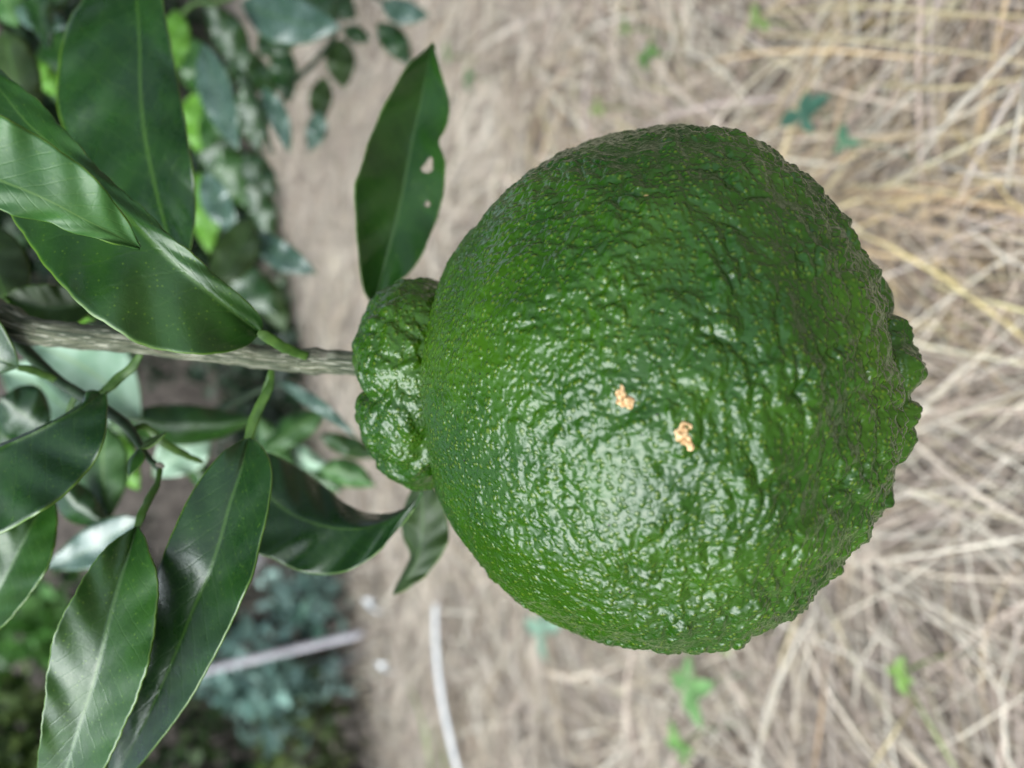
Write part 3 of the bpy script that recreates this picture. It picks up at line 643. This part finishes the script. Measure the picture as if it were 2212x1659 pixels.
# ------------------------------------------------------------------ blurred citrus branches behind
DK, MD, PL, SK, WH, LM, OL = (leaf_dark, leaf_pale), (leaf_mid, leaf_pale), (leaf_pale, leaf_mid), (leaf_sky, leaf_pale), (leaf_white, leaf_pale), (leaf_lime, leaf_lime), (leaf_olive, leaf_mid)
b2 = empty('background_branch', px(560, 20, 0.46), 'dark leafy citrus branch out of focus behind the big dark leaf', 'branch')
tube('twig', [(300, -260, .52), (420, -60, .48), (470, 60, .45), (545, 200, .42), (590, 330, .41)], [.004, .0034, .0028, .002, .001], dark_twig, b2, n=50, k=10)
tube('twig', [(470, -260, .55), (600, -60, .52), (690, 30, .5), (722, 72, .5), (695, 118, .5), (627, 187, .5), (590, 250, .5)], [.004, .0032, .0026, .0022, .002, .0018, .001], dark_twig, b2, n=60, k=10)
tube('twig', [(690, 30, .5), (780, -20, .5), (840, 10, .5), (905, 40, .5)], [.0024, .002, .0016, .001], dark_twig, b2, n=40, k=10)
tube('twig', [(330, 120, .44), (410, 14, .43), (470, 4, .43), (560, -30, .43)], [.0012, .0013, .0014, .0016], green_stem, b2, n=40, k=10)
BL = [  # base (u, v, d), tip (u, v, d), width px, bow, material, fold
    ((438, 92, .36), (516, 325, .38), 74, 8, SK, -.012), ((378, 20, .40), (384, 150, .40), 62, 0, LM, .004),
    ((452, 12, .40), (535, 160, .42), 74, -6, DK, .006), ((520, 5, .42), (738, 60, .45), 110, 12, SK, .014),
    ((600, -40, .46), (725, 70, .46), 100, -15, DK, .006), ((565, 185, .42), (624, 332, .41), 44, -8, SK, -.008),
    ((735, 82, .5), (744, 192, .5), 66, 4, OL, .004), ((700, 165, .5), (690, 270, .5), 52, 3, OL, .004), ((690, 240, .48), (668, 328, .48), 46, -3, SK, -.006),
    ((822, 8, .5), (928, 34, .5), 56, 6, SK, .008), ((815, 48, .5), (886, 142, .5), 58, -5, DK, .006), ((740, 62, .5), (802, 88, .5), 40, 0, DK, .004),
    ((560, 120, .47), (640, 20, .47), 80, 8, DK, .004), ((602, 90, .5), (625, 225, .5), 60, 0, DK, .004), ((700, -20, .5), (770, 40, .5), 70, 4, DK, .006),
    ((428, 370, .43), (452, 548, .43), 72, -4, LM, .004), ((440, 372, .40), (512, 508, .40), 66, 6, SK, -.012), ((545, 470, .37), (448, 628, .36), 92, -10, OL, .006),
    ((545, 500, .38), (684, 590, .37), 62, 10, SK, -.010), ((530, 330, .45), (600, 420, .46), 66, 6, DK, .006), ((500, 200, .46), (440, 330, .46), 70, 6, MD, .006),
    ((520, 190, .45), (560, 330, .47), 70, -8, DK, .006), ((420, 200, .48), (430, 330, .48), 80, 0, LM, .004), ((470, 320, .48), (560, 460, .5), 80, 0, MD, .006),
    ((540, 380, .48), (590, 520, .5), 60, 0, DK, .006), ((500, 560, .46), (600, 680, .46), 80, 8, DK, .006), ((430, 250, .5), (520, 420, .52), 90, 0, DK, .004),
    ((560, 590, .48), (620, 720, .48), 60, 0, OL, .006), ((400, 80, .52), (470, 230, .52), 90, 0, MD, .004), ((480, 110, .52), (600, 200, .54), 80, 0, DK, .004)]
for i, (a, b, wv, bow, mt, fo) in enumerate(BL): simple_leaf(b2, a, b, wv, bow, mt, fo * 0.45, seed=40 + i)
b3 = empty('background_branch', px(60, 100, 0.30), 'shadowy leaf cluster above the branch beside the big dark leaf', 'branch')
tube('twig', [(-150, -160, .3), (-20, 40, .29), (60, 180, .285), (110, 330, .28)], [.003, .0026, .002, .001], grey_twig, b3, n=40, k=10)
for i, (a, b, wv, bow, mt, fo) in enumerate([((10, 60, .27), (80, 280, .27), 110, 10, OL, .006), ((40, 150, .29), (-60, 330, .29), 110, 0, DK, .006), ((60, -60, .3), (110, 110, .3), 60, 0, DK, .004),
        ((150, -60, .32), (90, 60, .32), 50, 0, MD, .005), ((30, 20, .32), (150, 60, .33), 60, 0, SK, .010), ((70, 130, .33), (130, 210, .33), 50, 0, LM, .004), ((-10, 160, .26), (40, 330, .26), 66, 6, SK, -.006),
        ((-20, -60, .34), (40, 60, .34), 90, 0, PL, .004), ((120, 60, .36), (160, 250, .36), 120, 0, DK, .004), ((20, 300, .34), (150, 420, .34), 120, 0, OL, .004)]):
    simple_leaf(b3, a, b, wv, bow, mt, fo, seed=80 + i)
b4 = empty('background_branch', px(300, 930, 0.32), 'pale blurred citrus leaves beneath the branch', 'branch')
tube('twig', [(-60, 690, .33), (80, 740, .32), (200, 830, .31), (250, 905, .31), (430, 900, .32), (600, 830, .32), (690, 880, .32)], [.003, .0026, .0022, .002, .0018, .0014, .001], dark_twig, b4, n=70, k=10)
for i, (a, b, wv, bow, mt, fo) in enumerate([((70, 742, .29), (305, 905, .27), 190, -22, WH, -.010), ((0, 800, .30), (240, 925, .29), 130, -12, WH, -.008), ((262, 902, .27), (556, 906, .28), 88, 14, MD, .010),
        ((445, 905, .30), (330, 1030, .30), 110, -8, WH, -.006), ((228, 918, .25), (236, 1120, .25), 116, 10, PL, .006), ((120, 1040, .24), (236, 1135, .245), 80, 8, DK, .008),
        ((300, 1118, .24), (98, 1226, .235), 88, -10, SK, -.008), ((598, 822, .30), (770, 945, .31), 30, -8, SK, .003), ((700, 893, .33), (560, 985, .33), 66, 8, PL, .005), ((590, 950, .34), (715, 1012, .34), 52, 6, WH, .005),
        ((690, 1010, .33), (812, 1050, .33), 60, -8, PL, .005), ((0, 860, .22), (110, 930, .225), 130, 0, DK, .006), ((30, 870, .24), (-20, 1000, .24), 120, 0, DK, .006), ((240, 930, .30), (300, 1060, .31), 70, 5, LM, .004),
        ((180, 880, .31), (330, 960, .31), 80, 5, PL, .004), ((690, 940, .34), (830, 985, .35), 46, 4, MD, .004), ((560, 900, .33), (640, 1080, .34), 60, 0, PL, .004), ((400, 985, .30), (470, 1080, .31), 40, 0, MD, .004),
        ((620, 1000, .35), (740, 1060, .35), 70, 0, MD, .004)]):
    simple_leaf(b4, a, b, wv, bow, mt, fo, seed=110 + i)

# ------------------------------------------------------------------ hedge bottom beyond the field edge
foliage = plain('hedge foliage', (0.7, 0.7, 0.7), (1, 1, 1), 8, 0.42, spec=0.5, tint=True, translucent=0.15)
def foliage_mesh(name, P, size, tints, parent, r, up=0.5):
    """many small folded leaves at points P"""
    n = len(P)
    d = r.normal(size=(n, 3)); d[:, 2] = d[:, 2] * 0.7 - 0.1; d /= np.linalg.norm(d, axis=1)[:, None]
    s = np.cross(d, r.normal(size=(n, 3))); s /= np.linalg.norm(s, axis=1)[:, None]; nn = np.cross(d, s)
    L = size * r.uniform(0.6, 1.3, n)[:, None]; W_ = L * r.uniform(0.34, 0.55, n)[:, None] * 0.5
    pts = [P, P + d * L * 0.4 + s * W_ + nn * W_ * 0.5, P + d * L - nn * L * 0.15, P + d * L * 0.4 - s * W_ + nn * W_ * 0.5, P + d * L * 0.45]
    V = np.stack(pts, 1).reshape(-1, 3); i = np.arange(n)[:, None] * 5
    f = np.vstack([i + np.array((0, 1, 2, 4)), i + np.array((0, 4, 2, 3))])
    return mesh_obj(name, V, f, foliage, parent, col=np.repeat(tints, 5, 0))
def shrub(name, label, base, h, rx, ry, n, size, pal, seed, group=None, cat='shrub', zlo=0.0):
    r = np.random.RandomState(seed); base = np.array(base, float)
    root = empty(name, base, label, cat, group)
    nc = 26
    cd = r.normal(size=(nc, 3)); cd /= np.linalg.norm(cd, axis=1)[:, None]; cd *= r.uniform(0.35, 1, nc)[:, None] ** 0.5
    k = r.randint(0, nc, n)
    p = cd[k] * 0.82 + r.normal(0, 0.17, (n, 3))
    P = base + np.stack([p[:, 0] * rx, p[:, 1] * ry, zlo + (h - zlo) * (0.52 + 0.48 * p[:, 2])], 1); P[:, 2] = np.maximum(P[:, 2], base[2] + 0.01)
    pal = np.array(pal); t = pal[r.randint(0, len(pal), nc)][k] * r.uniform(0.7, 1.25, n)[:, None]
    foliage_mesh('crown', P, size, t, root, r)
    for q in range(4):
        e = base + np.array((cd[q, 0] * rx * 0.7, cd[q, 1] * ry * 0.7, h * 0.8))
        b0 = base + np.array((r.uniform(-.2, .2) * rx, r.uniform(-.2, .2) * ry, -0.03))
        tube('stem', [b0, (b0 + e) / 2 + r.normal(0, 0.02, 3), e], [0.006 + 0.006 * h, 0.005 + .004 * h, 0.002], grey_twig, root, n=14, k=7, world=True)
    return root
ed = (EDGE_A - EDGE_B); ed[2] = 0; ed /= np.linalg.norm(ed); en = np.array((-ed[1], ed[0], 0))
if en[1] < 0: en = -en
def along(s, off, z=-0.1): return np.array((EDGE_B[0], EDGE_B[1], 0)) + ed * s + en * off + np.array((0, 0, z))
DARK = [(0.020, 0.050, 0.020), (0.030, 0.070, 0.026), (0.016, 0.038, 0.020), (0.045, 0.095, 0.035)]
hedge = [(-1.9, .60, 1.9), (-1.45, .55, 2.0), (-1.0, .48, 2.0), (-.6, .55, 1.9), (-.2, .48, 1.6), (.22, .36, .75), (.55, .22, .36), (.85, .20, .36), (1.15, .24, .42), (1.5, .35, 1.2), (1.9, .45, 1.7), (2.35, .5, 1.8), (2.9, .6, 1.9), (3.4, .7, 1.9)]
for i, (s_, off, h) in enumerate(hedge):
    big = h > 1
    shrub('hedge_shrub', 'dense dark green shrub in the hedge along the field edge', along(s_, off), h, .42 if big else .26, .30 if big else .16, 3000 if big else 700, 0.075 if big else 0.05, DARK, 300 + i, 'dark shrubs along the field edge')
def shrub_at(name, label, u, v, d, hw, hh, n, size, pal, seed):
    c = px(u, v, d)
    return shrub(name, label, (c[0], c[1], -0.08), c[2] + hh + 0.08, hw, hw * 0.7, n, size, pal, seed, zlo=max(0.0, c[2] - hh + 0.08))
shrub_at('pale_shrub', 'pale bluish-green leafy shrub behind the leaning grey stake', 600, 1400, 1.42, .16, .14, 520, 0.046, [(0.26, 0.42, 0.37), (0.34, 0.50, 0.45), (0.20, 0.36, 0.30), (0.06, 0.14, 0.10)], 401)
shrub_at('olive_shrub', 'low olive-green weedy shrub at the field edge', 650, 1620, 1.45, .20, .10, 330, 0.040, [(0.10, 0.16, 0.03), (0.15, 0.21, 0.05), (0.05, 0.08, 0.02)], 402)
shrub_at('bright_shrub', 'bright green shrub seen past the hanging leaves', 40, 1350, 1.40, .14, .12, 330, 0.050, [(0.11, 0.30, 0.06), (0.16, 0.36, 0.10), (0.05, 0.13, 0.03)], 403)
shrub_at('yellow_green_shrub', 'yellow-green shrub behind the gland-dotted leaf', 50, 1600, 1.40, .16, .13, 360, 0.045, [(0.17, 0.28, 0.06), (0.22, 0.32, 0.10), (0.07, 0.13, 0.03)], 404)
shrub_at('weedy_shrub', 'mid-green weed tangle below the long dark leaf', 400, 1600, 1.55, .16, .14, 260, 0.045, [(0.09, 0.17, 0.05), (0.12, 0.20, 0.07), (0.04, 0.08, 0.03)], 405)
# bare earth bank behind the hedge
bx, bt = np.meshgrid(np.linspace(-3.5, 6, 60), np.linspace(0, 1, 24), indexing='ij')
bx, bt = bx.ravel(), bt.ravel()
bo = 0.95 + 1.6 * bt; bz = -0.12 + 1.9 * bt ** 0.8 + 0.08 * perlin(np.stack([bx * 1.5, bt * 4, bx * 0], 1))
BK = np.array((EDGE_B[0], EDGE_B[1], 0)) + ed * bx[:, None] + en * bo[:, None] + np.array((0, 0, 1.0)) * bz[:, None]
bank = mesh_obj('earth_bank', BK, grid_faces(60, 24), plain('grey brown bank earth', (0.085, 0.072, 0.062), (0.16, 0.135, 0.115), 18, 0.95, 0.8, 0.03, 0.1))
tag(bank, kind='structure')

# ------------------------------------------------------------------ the tree the branch belongs to, unseen; crown shaped to dim fruit reflections
tree = empty('citrus_tree', (1.05, 0.95, -0.03), 'dark leafy citrus tree out of view over the hanging fruit', 'tree')
tube('trunk', [(1.05, .95, -.06), (1.02, .93, .35), (.95, .88, .8), (.85, .8, 1.3), (.8, .75, 1.8)], [.05, .042, .034, .024, .012], grey_twig, tree, n=30, k=14, world=True, rough=0.002)
for e in ((.1, .55, 1.35), (.3, 1.1, 1.5), (1.3, .4, 1.1), (1.5, 1.0, 1.4), (.6, .3, 1.6)):
    tube('limb', [(.93, .86, .9), ((.93 + e[0]) / 2, (.86 + e[1]) / 2, .35 + e[2] * .6), e], [.022, .014, .005], grey_twig, tree, n=16, k=10, world=True)
tr_ = np.random.RandomState(77); PP = []
for (cc, rad, cnt) in (((.75, .85, 1.5), (1.0, .72, .55), 3200), ((1.2, .35, .85), (.38, .75, .60), 1700)):
    q = tr_.normal(size=(cnt, 3)); q /= np.linalg.norm(q, axis=1)[:, None]; q *= tr_.uniform(.25, 1, cnt)[:, None] ** .45
    q += 0.16 * np.stack([perlin(q * 3 + k) for k in (1, 20, 40)], 1)
    PP.append(np.array(cc) + q * np.array(rad))
PP = np.vstack(PP)
foliage_mesh('crown', PP, 0.095, np.array([(0.022, 0.060, 0.016), (0.03, 0.08, 0.02), (0.015, 0.045, 0.014)])[tr_.randint(0, 3, len(PP))], tree, tr_)

# ------------------------------------------------------------------ stakes and litter at the field edge
stake_mat = plain('weathered grey stake', (0.46, 0.44, 0.48), (0.62, 0.60, 0.64), 40, 0.6, 0.3, 0.001)
def gp(u, v, z): return on_ground(u, v, z)
p0 = px(742, 1378, 1.27); p1 = px(448, 1447, 1.19)
o = tube('stake', [p0 + (p0 - p1) * 0.16, p0, (p0 + p1) / 2, p1, p1 + (p1 - p0) * 0.3], [.0062] * 5, stake_mat, None, n=24, k=14, world=True); tag(o, 'long grey stake leaning among the shrubs', 'stake')
p0 = px(782, 1404, 1.55); p1 = px(716, 1450, 1.50)
o = tube('stake', [p0 + (p0 - p1) * 0.4, p0, (p0 + p1) / 2, p1], [.0065] * 4, stake_mat, None, n=20, k=14, world=True); tag(o, 'short grey stake stuck in the field edge', 'stake')
p0 = px(555, 1215, 1.3); p1 = px(520, 1262, 1.25)
o = tube('stake', [p0 + (p0 - p1) * 2, p0, p1, p1 + (p1 - p0)], [.008] * 4, stake_mat, None, n=20, k=14, world=True); tag(o, 'grey stake showing between the long leaf and the curled leaf', 'stake')
white = plain('white weathered plastic', (0.70, 0.72, 0.74), (0.82, 0.83, 0.84), 30, 0.5)
def slab(name, A, B, wid, th, mat, seg=10, bend=0.0):
    """a thin strip from A to B lying flat, with real thickness"""
    t = np.linspace(0, 1, seg + 1)[:, None]; C = A + (B - A) * t + np.array((0, 0, 1.0)) * bend * 4 * t * (1 - t)
    d = (B - A) / np.linalg.norm(B - A); sd = np.cross(d, (0, 0, 1)); sd /= np.linalg.norm(sd); upv = np.cross(sd, d)
    C = C + sd * 0.004 * np.sin(t * 5)
    ring = np.stack([C - sd * wid / 2, C + sd * wid / 2, C + sd * wid / 2 + upv * th, C - sd * wid / 2 + upv * th], 1).reshape(-1, 3)
    f = np.vstack([grid_faces(seg + 1, 4, True), [[3, 2, 1, 0]], [[seg * 4, seg * 4 + 1, seg * 4 + 2, seg * 4 + 3]]])
    return mesh_obj(name, ring, f, mat, smooth=False)
tag(slab('plastic_strip', gp(942, 1305, .055), gp(1004, 1720, .05), .0125, .002, white, 14, .01), 'long white strip lying on the dry grass', 'strip')
for i, (u, v, rr) in enumerate(((802, 1308, .013), (832, 1442, .010))):
    c = gp(u, v, .05); r0 = np.random.RandomState(i); a = np.linspace(0, 2 * np.pi, 14, endpoint=False)
    rad = rr * r0.uniform(0.75, 1.2, 14)
    V = [c + np.array((rad[k] * math.cos(a[k]), rad[k] * math.sin(a[k]) * 1.3, 0.006 * math.sin(3 * a[k]) + 0.01 * math.cos(a[k]))) for k in range(14)]
    ringt = np.array(V); ringb = ringt - np.array((0, 0, .002)); mid_ = np.array([c + np.array((0, 0, .008)), c + np.array((0, 0, .005))])
    VV = np.vstack([ringt, ringb, mid_]); j = np.arange(14); j2 = (j + 1) % 14
    ff = [(a_, b_, 28) for a_, b_ in zip(j, j2)] + [(b_ + 14, a_ + 14, 29) for a_, b_ in zip(j, j2)] + [(b_, a_, a_ + 14, b_ + 14) for a_, b_ in zip(j, j2)]
    me = bpy.data.meshes.new('plastic_scrap'); me.from_pydata([tuple(q) for q in VV], [], [tuple(int(z) for z in q) for q in ff]); me.materials.append(white)
    o = bpy.data.objects.new('plastic_scrap', me); COL.objects.link(o)
    tag(o, ('larger white scrap on the dry grass below the small hanging leaf', 'smaller white scrap on the dry grass beside the field edge')[i], 'scrap')

# ------------------------------------------------------------------ conspicuous stalks over the mat
def stalk(pts, wid, colr, label, group, z=None):
    P = np.array([gp(u, v, zz_) for u, v, zz_ in pts]); Q = resample(P, 16); k = 16
    T = np.gradient(Q, axis=0); sd = np.cross(T, (0, 0, 1.0)); sd /= np.linalg.norm(sd, axis=1)[:, None] + 1e-9
    t = np.linspace(0, 1, k)[:, None]; wv = wid * 0.5 * (1 - 0.55 * t ** 3)
    up_ = np.array((0, 0, 1.0))
    ring = np.stack([Q - sd * wv, Q + up_ * wv * 0.35, Q + sd * wv, Q - up_ * wv * 0.25], 1).reshape(-1, 3)
    f = np.vstack([grid_faces(k, 4, True), [[3, 2, 1, 0]], [[k * 4 - 4, k * 4 - 3, k * 4 - 2, k * 4 - 1]]])
    o = mesh_obj('straw_stalk', ring, f, straw_mat, col=np.repeat(np.array([colr]), len(ring), 0)); tag(o, label, 'straw', group); return o
PALE, GOLD, RUST, GRN = (.60, .54, .45), (.58, .48, .29), (.48, .33, .21), (.36, .42, .19)
G1, G2 = 'long pale straw stalk lying over the matted dry grass', 'golden straw stalk arching over the matted dry grass'
for pts, wv, c_, lb, gr in (
    (((2260, 40, .07), (2135, 164, .08), (1993, 327, .07), (1930, 410, .05)), .0036, PALE, G1, 'pale stalks'), (((2040, 135, .06), (1950, 220, .075), (1859, 302, .06)), .0036, PALE, G1, 'pale stalks'),
    (((2225, 120, .06), (2200, 250, .08), (2172, 420, .06)), .0038, PALE, G1, 'pale stalks'), (((1630, 74, .06), (1760, 78, .075), (1899, 91, .08), (2117, 118, .07), (2240, 140, .05)), .0032, GOLD, G2, 'golden stalks'),
    (((1640, 30, .06), (1850, 12, .08), (2080, 30, .07), (2230, 35, .06)), .0034, GOLD, G2, 'golden stalks'), (((1993, 338, .05), (2090, 372, .075), (2220, 388, .06)), .0032, PALE, G1, 'pale stalks'),
    (((1765, 440, .05), (1800, 385, .07), (1860, 320, .06)), .0036, GOLD, G2, 'golden stalks'), (((1900, 180, .06), (2040, 190, .08), (2230, 165, .06)), .0040, GOLD, G2, 'golden stalks'),
    (((1785, 1230, .05), (1760, 1320, .08), (1700, 1430, .08), (1622, 1670, .06)), .0046, PALE, G1, 'pale stalks'), (((1775, 1260, .05), (1735, 1360, .09), (1665, 1500, .08), (1630, 1670, .06)), .0040, PALE, G1, 'pale stalks'),
    (((1765, 1250, .05), (1720, 1340, .085), (1690, 1420, .08), (1650, 1600, .06)), .0036, GOLD, G2, 'golden stalks'), (((1815, 1310, .05), (1850, 1420, .07), (1845, 1530, .06)), .0034, PALE, G1, 'pale stalks'),
    (((1940, 1290, .05), (1890, 1380, .07), (1850, 1450, .06)), .0034, PALE, G1, 'pale stalks'), (((1955, 1272, .05), (2083, 1390, .08), (2172, 1514, .06)), .0036, PALE, G1, 'pale stalks'),
    (((1945, 1450, .05), (2000, 1550, .07), (2075, 1680, .06)), .0040, GRN, 'green-tinged grass stalk crossing the straw', None), (((1980, 1505, .05), (1930, 1585, .07), (1880, 1660, .06)), .0034, GOLD, G2, 'golden stalks'),
    (((1783, 1420, .05), (1775, 1530, .07), (1757, 1670, .06)), .0040, RUST, 'rusty brown stalk lying in the straw', None), (((1830, 990, .06), (2020, 915, .075), (2225, 835, .06)), .0026, PALE, G1, 'pale stalks')):
    stalk(pts, wv * 0.62, c_, lb, gr)

# ------------------------------------------------------------------ green seedlings in the straw
seed_mats = {}
def seedling(u, v, size, n_, colr, label, seed, cat='seedling'):
    c = gp(u, v, .06); r = np.random.RandomState(seed)
    root = empty('seedling', (c[0], c[1], 0.0), label, cat)
    key = tuple(colr)
    if key not in seed_mats: seed_mats[key] = plain('seedling leaf', tuple(q * 0.75 for q in colr), colr, 90, 0.45, translucent=0.25)
    tube('stem', [(c[0], c[1], -0.02), (c[0] + .004, c[1], .03), tuple(c)], [.0012, .001, .0007], seed_mats[key], root, n=10, k=7, world=True)
    for k in range(n_):
        a = 6.28 * k / n_ + r.uniform(-.4, .4); el = r.uniform(-.1, .5); L = size * r.uniform(.7, 1.15)
        d = np.array((math.cos(a) * math.cos(el), math.sin(a) * math.cos(el), math.sin(el))); sd = np.cross(d, (0, 0, 1.0)); sd /= np.linalg.norm(sd); up_ = np.cross(sd, d)
        rows = []
        for t in np.linspace(0, 1, 8):
            wv = L * .27 * math.sin(math.pi * min(1, t * .97 + .02)) ** .8; ctr = c + d * L * t - up_ * L * .25 * t * t
            rows.append([ctr - sd * wv + up_ * wv * .35, ctr, ctr + sd * wv + up_ * wv * .35])
        G = np.array(rows).reshape(-1, 3); f = grid_faces(8, 3)
        kk = len(G); B = G - up_ * .0004
        mesh_obj('leaf', np.vstack([G, B]), np.vstack([f, f[:, ::-1] + kk]), seed_mats[key], root)
for a in ((1400, 118, .017, 4, (.10, .23, .05), 'small bright green seedling in the straw above the fruit'), (1290, 232, .013, 3, (.24, .34, .10), 'pale yellow-green seedling over the upper curve of the fruit'),
          (1735, 250, .018, 4, (.06, .15, .10), 'dark teal seedling in the straw'), (1828, 312, .013, 3, (.12, .26, .15), 'grey-green seedling next to the pale stalks'),
          (1012, 168, .020, 4, (.05, .16, .04), 'dark green seedling beside the tip of the holed leaf'), (968, 120, .018, 3, (.14, .28, .06), 'light green seedling behind the holed leaf'),
          (1498, 1492, .024, 5, (.19, .36, .13), 'largest light green seedling in the straw below the fruit'), (1175, 1358, .030, 5, (.27, .42, .31), 'mint green plant half hidden by the underside of the fruit'),
          (1944, 1458, .012, 4, (.22, .36, .09), 'yellow-green seedling among the stalk ends'), (1470, 1605, .016, 4, (.17, .34, .09), 'small green seedling near the largest seedling'),
          (1350, 60, .010, 3, (.20, .30, .10), 'tiny seedling near the bright green seedling'), (1560, 1395, .012, 3, (.24, .34, .10), 'pale seedling close under the fruit'), (1640, 45, .012, 3, (.20, .28, .09), 'pale green seedling by the golden stalks')):
    seedling(*a, seed=int(a[0]))
# two blades of live grass by the white strip
for i, (pts, wv) in enumerate(((((885, 1480, .03), (915, 1570, .09), (935, 1680, .05)), .008), (((930, 1560, .03), (955, 1620, .07), (962, 1690, .05)), .006))):
    o = stalk(pts, wv, (.26, .42, .12), ('longer green grass blade beside the white strip', 'shorter green grass blade beside the white strip')[i], None); o.name = 'grass_blade'; o['category'] = 'grass blade'
